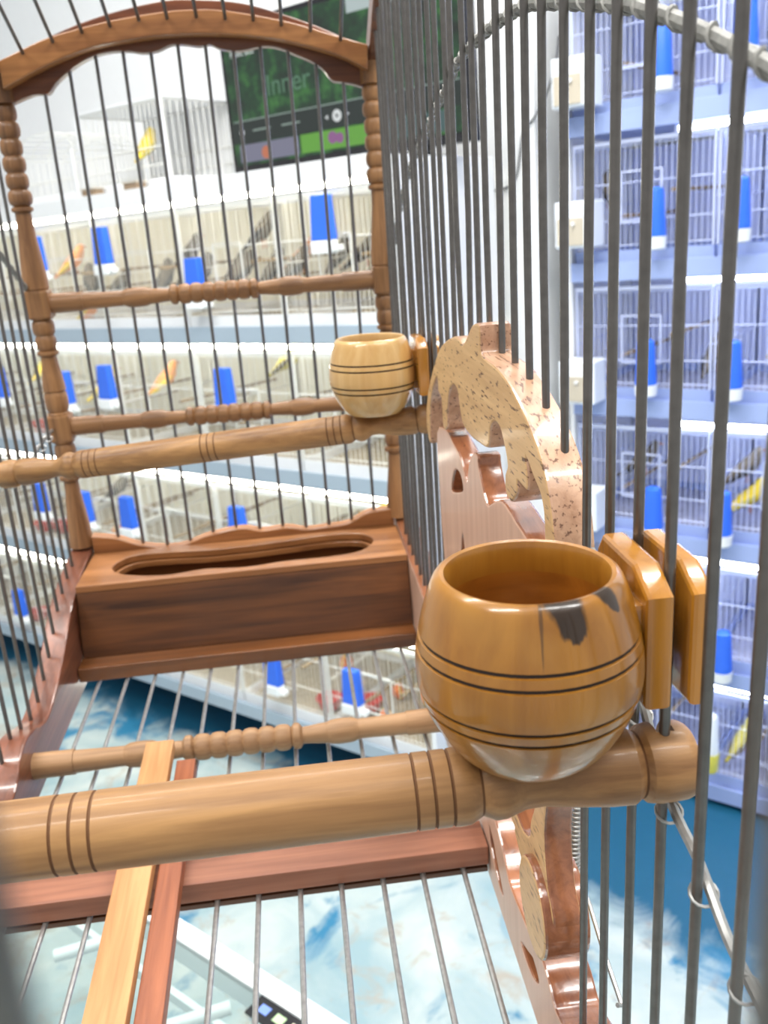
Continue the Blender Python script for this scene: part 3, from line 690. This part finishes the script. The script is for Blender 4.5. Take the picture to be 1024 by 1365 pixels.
def rack_cage(w_, dep, hgt, wire, panel, tray, litter, label, dense):
    root = empty('rack_cage', Matrix.Identity(4)); tag(root, label, 'cage')
    a = w_/2 - .003
    tb = MB().box((-a, 0, 0), (a, dep, .004))
    for q in (((-a,0,.004),(a,.004,.03)), ((-a,dep-.004,.004),(a,dep,.03)), ((-a,.004,.004),(-a+.004,dep-.004,.03)), ((a-.004,.004,.004),(a,dep-.004,.03))): tb.box(*q)
    put('tray', tb.mesh('tray', tray), root)
    lt = MB(); nx, ny = 14, 14; v = []; f = []
    for i in range(nx+1):
        for j in range(ny+1):
            x = -a+.005+(2*a-.01)*i/nx; y = .005+(dep-.01)*j/ny
            v.append((x, y, .013 + .006*noise.noise(Vector((x*30, y*30, w_*9)))))
    for i in range(nx):
        for j in range(ny): q = i*(ny+1)+j; f.append((q, q+ny+1, q+ny+2, q+1))
    tag(put('litter', lt.add(v, f).mesh('litter', litter), root), kind='stuff')
    g = MB(); wire_grid(g, -a+.002, a-.002, .03, hgt, .002, dense, .00085, (.04, hgt*.36, hgt*.66, hgt-.012))
    tag(put('wire_front', g.mesh('wire_front', wire), root), kind='stuff')
    g = MB()
    for s in (-a+.001, a-.001): wire_grid(g, .006, dep-.006, .03, hgt, s, .026, .0008, (hgt*.5, hgt-.004), 'y')
    tag(put('wire_sides', g.mesh('wire_sides', wire), root), kind='stuff')
    put('back_panel', MB().box((-a, dep-.003, .031), (a, dep-.001, hgt)).mesh('back_panel', panel), root)
    g = MB()
    for s in (-1, 1): g.box((s*a-.004 if s > 0 else -a, -.004, .03), (a if s > 0 else -a+.004, .0005, hgt))
    g.box((-a+.0042, -.004, hgt-.008), (a-.0042, .0005, hgt))
    put('corner_frame', g.mesh('corner_frame', wire), root)
    dr = MB()
    for q in (((-.045,-.005,.085),(-.042,-.001,.19)), ((.042,-.005,.085),(.045,-.001,.19)), ((-.0418,-.005,.085),(.0418,-.001,.088)), ((-.0418,-.005,.187),(.0418,-.001,.19))): dr.box(*q)
    put('wire_door', dr.mesh('wire_door', wire), root)
    for x, z in ((-.05, .10), (.06, .145)):
        put('perch_stick', MB().tube([(x,.012,z),(x+.02,dep-.012,z)], .0045, 6).mesh('perch_stick', 'stick'), root)
    return root
def place(root, s, d, h, rz=0, sx=1):
    mm = rack_m(s, d, h, rz); root.matrix_world = mm @ Matrix.Scale(sx, 4, (1,0,0)) if sx != 1 else mm
    return root
LT = [.310, -.017, -.350, -.690]                     # cage tops of the four tiers
LW, LDEP, LHG = .31, .36, .275
SB = [-1.66 + .31*i for i in range(8)]
ORD = ['first','second','third','fourth','fifth','sixth','seventh','eighth']
def nth(bounds, s, from_end):
    k = sum(1 for b in bounds[1:-1] if b < s)
    return ORD[len(bounds)-2-k] if from_end else ORD[k]
TN = ['top', 'second', 'third', 'lowest']
rack('shelving_rack', 'grey blue shelving rack of bird cages with a television on top', SB[0], SB[-1], 0, .37, [h-LHG-.004 for h in LT]+[.352], -1.15, 'shelf_left', .028)
proto = rack_cage(LW, LDEP, LHG, 'wire_white', 'panel_cream', 'plastic_white', 'litter', '', .0125)
first = True
for ti, ht in enumerate(LT):
    for i in range(7):
        c = proto if first else copy_tree(proto); first = False
        place(c, SB[i]+LW/2, .002, ht-LHG-.0035)
        tag(c, 'cream wire cage, %s from the bare wall, %s tier of television rack' % (ORD[6-i], TN[ti]), 'cage', 'bird cages on the television rack')
RT = [.66, .360, .062, -.248, -.562, -.870]
RN_ = ['topmost', 'second', 'third', 'fourth', 'fifth', 'lowest']
RSB = [.672, .982, 1.292, 1.602]; RD = .45; RHG = .252
rack('shelving_rack', 'lavender blue shelving rack of bird cages with lit tubes beside the bare white wall', RSB[0], RSB[-1], RD, .36, [h-RHG-.004 for h in RT]+[.71], -1.172, 'shelf_right', .03)
proto2 = rack_cage(.31, .34, RHG, 'wire_blue', 'panel_blue', 'shelf_right', 'litter_blue', '', .0125)
first = True
for ti, ht in enumerate(RT):
    for i in range(3):
        c = proto2 if first else copy_tree(proto2); first = False
        place(c, RSB[i]+.155, RD+.002, ht-RHG-.0035)
        tag(c, 'pale blue wire cage, %s from the bare wall, %s tier of lavender rack' % (ORD[i], RN_[ti]), 'cage', 'bird cages on the lavender rack')
# lit tubes under the shelf fronts
def tube_light(s, d, h, x0, x1, mat, label, group):
    t = empty('tube_light', rack_m(s, d, h)); tag(t, label, 'lamp', group)
    put('tube', MB().tube([(x0,0,0),(x1,0,0)], .005, 8).mesh('tube', mat), t)
    for x in (x0-.008, x1): put('end_cap', MB().box((x,-.0065,-.0065),(x+.008,.0065,.0065)).mesh('end_cap', 'plastic_white', .001), t)
    for x in (x0+.02, x1-.02): put('clip', MB().box((x-.004,-.004,.004),(x+.004,.004,.0075)).mesh('clip', 'plastic_white', .001), t)
for k, ht in enumerate(RT):
    tube_light(1.16, RD+.016, ht+.004, -.26, .43, 'tube_emit_cool', 'thin lit tube lamp above the %s tier of the lavender rack' % RN_[k], 'tube lamps on the lavender rack')
for k, ht in enumerate(LT):
    tube_light(-.40, .016, ht+.006, -1.1, .88, 'tube_emit', 'thin lit tube lamp above the %s tier of the television rack' % TN[k], 'tube lamps on the television rack')

# ------------------------------------------------------------------ waterers
def waterer(name, w_, hb, hw, mat_top='blue', mat_bot='cup_white', flat=True):
    root = empty(name, Matrix.Identity(4)); sg = 4 if flat else 14
    if flat:
        mb = MB(); a, b = w_*.40, w_*.5; d0, d1 = -.030, -.006
        mb.add([(-b,d0,hw),(b,d0,hw),(b,d1,hw),(-b,d1,hw),(-a,d0+.004,hw+hb),(a,d0+.004,hw+hb),(a,d1,hw+hb),(-a,d1,hw+hb)], [(0,1,2,3),(7,6,5,4),(0,4,5,1),(1,5,6,2),(2,6,7,3),(3,7,4,0)], 0, False)
        put('bottle', mb.mesh('bottle', mat_top, .003), root)
        put('drinking_cup', MB().box((-b*1.02,-.034,0), (b*1.02,-.006,hw-.0004)).mesh('drinking_cup', mat_bot, .003), root)
        put('spout', MB().box((b*1.03,-.030,.004), (b*1.03+.016,-.010,hw*.62)).mesh('spout', mat_bot, .002), root)
    else:
        r = w_/2
        put('bottle', MB().lathe([(0,r),(.08,r),(.9,r*.80),(.96,r*.74),(1,r*.5)], (0,-.028,hw), (0,-.028,hw+hb), 16).mesh('bottle', mat_top), root)
        put('drinking_cup', MB().lathe([(0,r*.85),(.1,r*.98),(1,r*1.06)], (0,-.028,0), (0,-.028,hw-.0004), 16).mesh('drinking_cup', mat_bot), root)
    return root
pa = waterer('waterer', .052, .088, .026)
used = False
WL = [(0,-.642,.17),(0,-.363,.175),(0,-.046,.085),(0,.35,.187),(1,-.627,-.185),(1,-.441,-.165),(1,.001,-.165),(2,-.64,-.53),(2,-.446,-.525),(2,-.017,-.505),(2,-.86,-.525),(3,-1.108,-.915),(3,.038,-.888),(3,.299,-.875),(3,-1.33,-.91),(1,-.95,-.18),(0,-.95,.175),(3,-.5,-.90)]
for ti, s, h in WL:
    o = pa if not used else copy_tree(pa); used = True
    place(o, s, -.006, h-.004); tag(o, 'blue waterer on the cage %s from the bare wall, %s tier of television rack' % (nth(SB, s, True), TN[ti]), 'waterer', 'blue waterers on the television rack')
pb = waterer('waterer', .046, .096, .026, flat=False)
used = False
WRk = [(1,.862,.196),(1,1.028,.200),(2,.844,-.110),(2,1.023,-.112),(3,.861,-.436),(3,1.012,-.431),(4,1.022,-.756),(0,.873,.493),(0,1.031,.518),(4,1.19,-.75),(3,1.2,-.43)]
for ti, s, h in WRk:
    o = pb if not used else copy_tree(pb); used = True
    place(o, s+.010, RD-.017, h-.062); tag(o, 'blue tube waterer on the cage %s from the bare wall, %s tier of lavender rack' % (nth(RSB, s, False), RN_[ti]), 'waterer', 'tube waterers on the lavender rack')
o = waterer('waterer', .038, .10, .05, 'clear', 'yellow_plastic', False); place(o, 1.012, RD-.017, -1.06)
tag(o, 'milky clear tube waterer with a yellow cup on the lowest tier', 'waterer')

# nest boxes at the end of the lavender rack
for h, nm in ((.425,'topmost'),(.148,'second'),(-.188,'third'),(-.486,'fourth')):
    b = empty('nest_box', rack_m(.708, RD-.085, h)); tag(b, 'white plastic nest box with beige front hung on the %s cage by the wall' % nm, 'nest box', 'nest boxes on the lavender rack')
    put('box_body', MB().box((-.04,0,.0),(.045,.065,.095)).mesh('box_body', 'clear', .004), b)
    put('beige_front', MB().box((-.034,-.0025,.006),(.026,-.0002,.062)).mesh('beige_front', 'beige', .001), b)
    put('latch', MB().tube([(.004,-.0026,.05),(.004,-.007,.05)], .004, 8).mesh('latch', 'plastic_white'), b)

# ------------------------------------------------------------------ television and things on top of the rack
def screen_mat():
    mt, nt, b = new_mat('lit forest picture'); N, L = nt.nodes, nt.links
    tc = N.new('ShaderNodeTexCoord')
    n = N.new('ShaderNodeTexNoise'); n.inputs['Scale'].default_value = 16; n.inputs['Detail'].default_value = 7; n.inputs['Roughness'].default_value = .65
    L.new(tc.outputs['Object'], n.inputs['Vector'])
    r = N.new('ShaderNodeValToRGB'); e = r.color_ramp.elements
    e[0].position = .38; e[0].color = lin(8,26,16); e[1].position = .70; e[1].color = lin(70,140,60)
    x = r.color_ramp.elements.new(.52); x.color = lin(16,66,34)
    L.new(n.outputs['Fac'], r.inputs[0]); b.inputs['Base Color'].default_value = (.01,.01,.01,1)
    L.new(r.outputs[0], b.inputs['Emission Color']); b.inputs['Emission Strength'].default_value = .8
    b.inputs['Roughness'].default_value = .3
    return mt
M['screen'] = screen_mat()
def emis(name, c, s=.8): M[name] = plain(name, (.01,.01,.01,1), emit=c, estr=s, rough=.3)
emis('scr_dark', lin(26,40,36)); emis('scr_line', lin(150,170,160)); emis('scr_white', lin(235,240,240)); emis('scr_text', lin(92,134,106)); emis('scr_grey', lin(128,128,150))
emis('scr_orange', lin(206,120,84)); emis('scr_green', lin(104,172,60)); emis('scr_purple', lin(150,96,150)); emis('scr_teal', lin(70,100,100)); emis('scr_sky', lin(190,205,205))
tv = empty('television', rack_m(0, .18, .3525)); tag(tv, 'black flat television showing a forest music player, standing on the cage rack', 'television')
TX0, TX1, TZ0, TZ1 = -.078, .585, .020, .345
put('housing', MB().box((TX0,0,TZ0),(TX1,.035,TZ1)).mesh('housing', 'tv_black', .003), tv)
scr = put('screen', MB().box((TX0+.012,-.0012,TZ0+.02),(TX1-.012,-.0001,TZ1-.012)).mesh('screen', 'screen'), tv)
def flat(name, x0, x1, z0, z1, mat, y=-.0018, bev=.0): put(name, MB().box((x0,y-.0004,z0),(x1,y,z1)).mesh(name, mat, bev), scr)
flat('player_bar', TX0+.012, TX1-.012, .088, .135, 'scr_dark')
flat('progress_line', TX0+.020, TX1-.02, .135, .1375, 'scr_line', -.0024)
flat('thumbnail', -.048, .135, .046, .085, 'scr_grey', -.0024); flat('thumbnail', .142, .345, .046, .085, 'scr_green', -.0024); flat('thumbnail', .352, .55, .046, .085, 'scr_teal', -.0024)
flat('sky_patch', .30, TX1-.012, .30, TZ1-.013, 'scr_sky', -.0016)
def disc_part(name, x, z, r, mat, y=-.0026, sz=1.):
    put(name, MB().lathe([(0,r),(1,r)], (x,y,z), (x,y-.0006,z), 18).mesh(name, mat), scr)
disc_part('play_button', .252, .111, .0125, 'scr_white'); disc_part('album_dot', -.035, .112, .007, 'scr_white')
put('play_arrow', MB().add([(.249,-.0036,.106),(.249,-.0036,.116),(.258,-.0036,.111)], [(0,2,1)], 0, False).mesh('play_arrow', 'scr_dark'), scr)
for s, x in ((-1,.222),(1,.282)):
    put('skip_arrow', MB().add([(x-s*.005,-.0028,.106),(x-s*.005,-.0028,.116),(x+s*.004,-.0028,.111)], [(0,2,1)], 0, False).mesh('skip_arrow', 'scr_white'), scr)
disc_part('orange_fox', .035, .062, .014, 'scr_orange', -.0032); disc_part('purple_bush', .235, .069, .013, 'scr_purple', -.0032); disc_part('purple_bush', .255, .066, .011, 'scr_purple', -.0032)
def text(name, body, x, z, size, mat):
    cu = bpy.data.curves.new('t', 'FONT'); cu.body = body; cu.size = size; cu.extrude = .0002
    ob = bpy.data.objects.new('t', cu); COL.objects.link(ob)
    dg = bpy.context.evaluated_depsgraph_get(); me = bpy.data.meshes.new_from_object(ob.evaluated_get(dg))
    bpy.data.objects.remove(ob); bpy.data.curves.remove(cu); me.materials.clear(); me.materials.append(M[mat]); me.name = name
    for v in me.vertices: v.co = Vector((x+v.co.x, -.0026-v.co.z, z+v.co.y))
    put(name, me, scr)
text('screen_text', 'Inner', .055, .178, .062, 'scr_text'); text('screen_text', 'Name Music', -.045, .292, .018, 'scr_white'); text('screen_text', 'Music #22', -.045, .272, .018, 'scr_white')
for i, x in enumerate((.0,.09)): flat('title_bar', x, x+.055, .111, .1145, 'scr_line', -.0024)
for x in (.01, .46):
    put('foot', MB().box((x-.03,-.05,.0),(x+.03,.07,.006)).mesh('foot', 'tv_black', .002), tv)
    put('foot_neck', MB().box((x-.008,.005,.0062),(x+.008,.03,.0198)).mesh('foot_neck', 'tv_black', .002), tv)

def white_cage(label, s, d, h, w_, dep, hgt, arch):
    root = empty('show_cage', rack_m(s, d, h)); tag(root, label, 'cage', 'white show cages beside the television')
    put('tray', MB().box((-w_/2,0,0),(w_/2,dep,.03)).mesh('tray', 'plastic_white', .003), root)
    g = MB(); a = w_/2-.004
    wire_grid(g, -a, a, .03, hgt, .004, .016, .0011, (.06, hgt*.5, hgt)); wire_grid(g, -a, a, .03, hgt, dep-.004, .016, .0011, (.06, hgt*.5, hgt))
    for x in (-a, a): wire_grid(g, .006, dep-.006, .03, hgt, x, .02, .0011, (hgt,), 'y')
    n = 10
    if arch:
        for k in range(5):
            y = .006 + (dep-.012)*k/4; g.tube([(-a*math.cos(PI*i/12), y, hgt + arch*math.sin(PI*i/12)) for i in range(13)], .0016, 5)
        for i in range(1, 12): g.tube([(-a*math.cos(PI*i/12), .006, hgt+arch*math.sin(PI*i/12)), (-a*math.cos(PI*i/12), dep-.006, hgt+arch*math.sin(PI*i/12))], .0013, 4)
    tag(put('wire_body', g.mesh('wire_body', 'wire_white'), root), kind='stuff')
    if not arch:
        put('roof_panel', MB().box((-w_/2,0,hgt+.002),(w_/2,dep,hgt+.008)).mesh('roof_panel', 'plastic_white', .002), root)
        put('back_panel', MB().box((-w_/2,dep-.003,.031),(w_/2,dep-.001,hgt)).mesh('back_panel', 'plastic_white'), root)
    for x in (-w_/2, w_/2-.008):
        for y in (-.006, dep+.001): put('corner_bar', MB().box((x,y,0),(x+.008,y+.005,hgt)).mesh('corner_bar', 'plastic_white', .001), root)
    return root
white_cage('white wire cage with a barrel vaulted roof beside the television', -.66, .06, .353, .27, .22, .13, .055)
white_cage('white panelled cage with a canary inside next to the television', -.33, .06, .353, .33, .22, .20, 0)
for s, d in ((-.44,.02),(-.275,.02)):
    b = empty('feeder_box', rack_m(s, d, .353)); tag(b, 'small brown seed feeder standing before the white show cage', 'feeder', 'brown feeders before the white show cage')
    put('box', MB().box((-.025,0,0),(.025,.03,.024)).mesh('box', 'brown_box', .002), b); put('rim', MB().box((-.027,-.002,.0242),(.027,.032,.028)).mesh('rim', 'beige', .001), b)

# ------------------------------------------------------------------ birds
def bird(mat, wing):
    root = empty('bird', Matrix.Identity(4)); mb = MB()
    path = [(-.062,0,-.030),(-.045,0,-.020),(-.028,0,-.008),(-.012,0,.002),(.004,0,.012),(.014,0,.024),(.020,0,.034),(.025,0,.042),(.030,0,.046),(.0345,0,.0465)]
    mb.tube(path, [.004,.005,.010,.0165,.0185,.0165,.0125,.0118,.0095,.004], 10)
    put('body', mb.mesh('body', mat), root)
    put('beak', MB().lathe([(0,.0032),(.5,.002),(1,.0003)], (.035,0,.046), (.045,0,.043), 8).mesh('beak', 'beak'), root)
    for s in (-1, 1):
        put('wing', MB().tube([(.010,s*.0165,.016),(-.01,s*.0165,.002),(-.036,s*.010,-.016),(-.05,s*.005,-.024)], [.003,.0065,.005,.001], 6).mesh('wing', wing), root)
        put('eye', MB().lathe([(0,.0016),(1,.0008)], (.027,s*.0098,.0445), (.027,s*.0125,.0445), 8).mesh('eye', 'tv_black'), root)
        put('leg', MB().tube([(.0,s*.006,-.004),(.004,s*.007,-.017),(.002,s*.007,-.028)], .0012, 5).mesh('leg', 'beak'), root)
    return root
BK = {'canary': ('yellow canary', 'canary', 'goldf'), 'finch': ('dark finch', 'finch', 'black'), 'goldf': ('olive yellow bird', 'goldf', 'finch'), 'orange': ('orange bird', 'orangebird', 'canary')}
pro = {}
def add_bird(kind, s, d, h, rz, where):
    nm, m1, m2 = BK[kind]
    if kind in pro: o = copy_tree(pro[kind])
    else: o = bird(m1, m2); pro[kind] = o
    place(o, s, d, h, rz); tag(o, nm + ' ' + (where if 'show' in where else 'in the cage %s from the bare wall, %s' % (nth(SB if d < RD-.01 else RSB, s, d < RD-.01), where)), 'bird', 'birds in the rack cages')
T0 = 'top tier'; T1 = 'second tier'; T2 = 'third tier'
for s, h, z in ((-.22,.145,1.3),(-.165,.15,1.7),(-.065,.15,1.6),(-.015,.15,1.4),(.09,.152,1.7),(.145,.15,1.2),(-.30,.145,2.0),(-.52,.13,1.2),(-.6,.15,2.5),(.29,.17,.4),(-.25,.20,.3),(.05,.23,.2)):
    add_bird('finch', s, .10+random.uniform(0,.1), h, z, T0)
for s, d, h, z in ((-.66,.10,.20,.6),(.045,.25,.165,.6),(-.60,.08,.07,.3)): add_bird('orange', s, d, h, z, T0)
add_bird('goldf', .47, .08, .19, 1.0, T0); add_bird('finch', .15, .27, .165, 1.6, T0)
for s, h in ((-.30,-.11),(-.55,-.13),(-.82,-.09)): add_bird('orange' if s == -.30 else 'canary', s, .06, h, 1.2, T1)
for s, h in ((.12,-.06),(-.88,-.10)): add_bird('goldf', s, .08, h, .3, T1)
for s, h in ((.275,-.455),(.36,-.41),(-.60,-.44)): add_bird('goldf' if s > 0 else 'finch', s, .07, h, .5, T2)
add_bird('canary', .44, .10, -.40, 1.4, T2)
add_bird('canary', -.285, .10, .455, 1.9, 'perched inside the white show cage beside the television')
TR = 'lavender rack'
for s, d, h, z in ((.735,.06,.25,2.2),(.80,.09,-.36,.4),(1.045,.05,-.35,.6),(.96,.08,-.11,1.5)): add_bird('finch', s, RD+d, h, z, TR)
add_bird('goldf', 1.06, RD+.05, -1.02, 1.2, TR); add_bird('canary', 1.05, RD+.06, -.42, .5, TR)
# food bowls and fruit in the cages
def bowl(s, d, h, where):
    b = empty('feed_bowl', rack_m(s, d, h)); tag(b, 'red plastic feed bowl ' + where, 'bowl', 'red feed bowls')
    put('bowl_body', MB().lathe([(0,.022),(.2,.026),(1,.034),(1,.031),(.3,.023),(.25,.001)], (0,0,0), (0,0,.03), 16).mesh('bowl_body', 'red'), b)
    put('bowl_rim', MB().tube([(.0335*math.cos(2*PI*i/18), .0335*math.sin(2*PI*i/18), .031) for i in range(19)], .002, 5, caps=False).mesh('bowl_rim', 'red'), b)
def fruit(s, d, h, where, rz=0.):
    b = empty('fruit_slice', rack_m(s, d, h, rz)); tag(b, 'orange fruit slice ' + where, 'fruit', 'fruit slices in the cages')
    put('flesh', MB().lathe([(0,.012),(.3,.024),(.7,.026),(1,.013)], (-.015,0,.016), (.015,0,.022), 14).mesh('flesh', 'orange'), b)
    put('rind', MB().tube([(-.0+.0, .0265*math.cos(2*PI*i/16), .019+.0265*math.sin(2*PI*i/16)) for i in range(17)], .0016, 5, caps=False).mesh('rind', 'yellow_plastic'), b)
fl_h = [h-LHG-.0035+.019 for h in LT]
for s, d in ((.145,.06),(.245,.10)): bowl(s, d, fl_h[3], 'on the litter of a lowest tier cage')
for s, d in ((-1.0,.06),(-.93,.08)): bowl(s, d, fl_h[2], 'on the litter of a third tier cage'); 
bowl(-.90, .06, fl_h[1], 'on the litter of a second tier cage'); bowl(-1.15, .06, fl_h[3], 'on the litter of a lowest tier cage')
for s, d, r in ((.15,.17,.4),(.33,.06,1.3),(.36,.20,.2),(.27,.19,.9),(-.06,.08,.6),(.05,.25,.2),(-.95,.15,.5),(-.60,.12,1.)): fruit(s, d, fl_h[3], 'on the litter of a lowest tier cage', r)
fruit(-.68, .10, fl_h[2], 'on the litter of a third tier cage', .4)
# cable on the wall
cb = [(.664,.57),(.655,.52),(.63,.46),(.60,.42),(.575,.40),(.56,.33),(.548,.30),(.52,.285),(.46,.285),(.42,.30),(.388,.33)]
c = put('wall_cable', MB().tube([(s, 0, h) for s, h in smooth_loop(cb, 4, False)], .0022, 6).mesh('wall_cable', 'cable'))
c.matrix_world = rack_m(0, .4165, 0); tag(c, 'thin dark cable drooping across the bare white wall', 'cable')
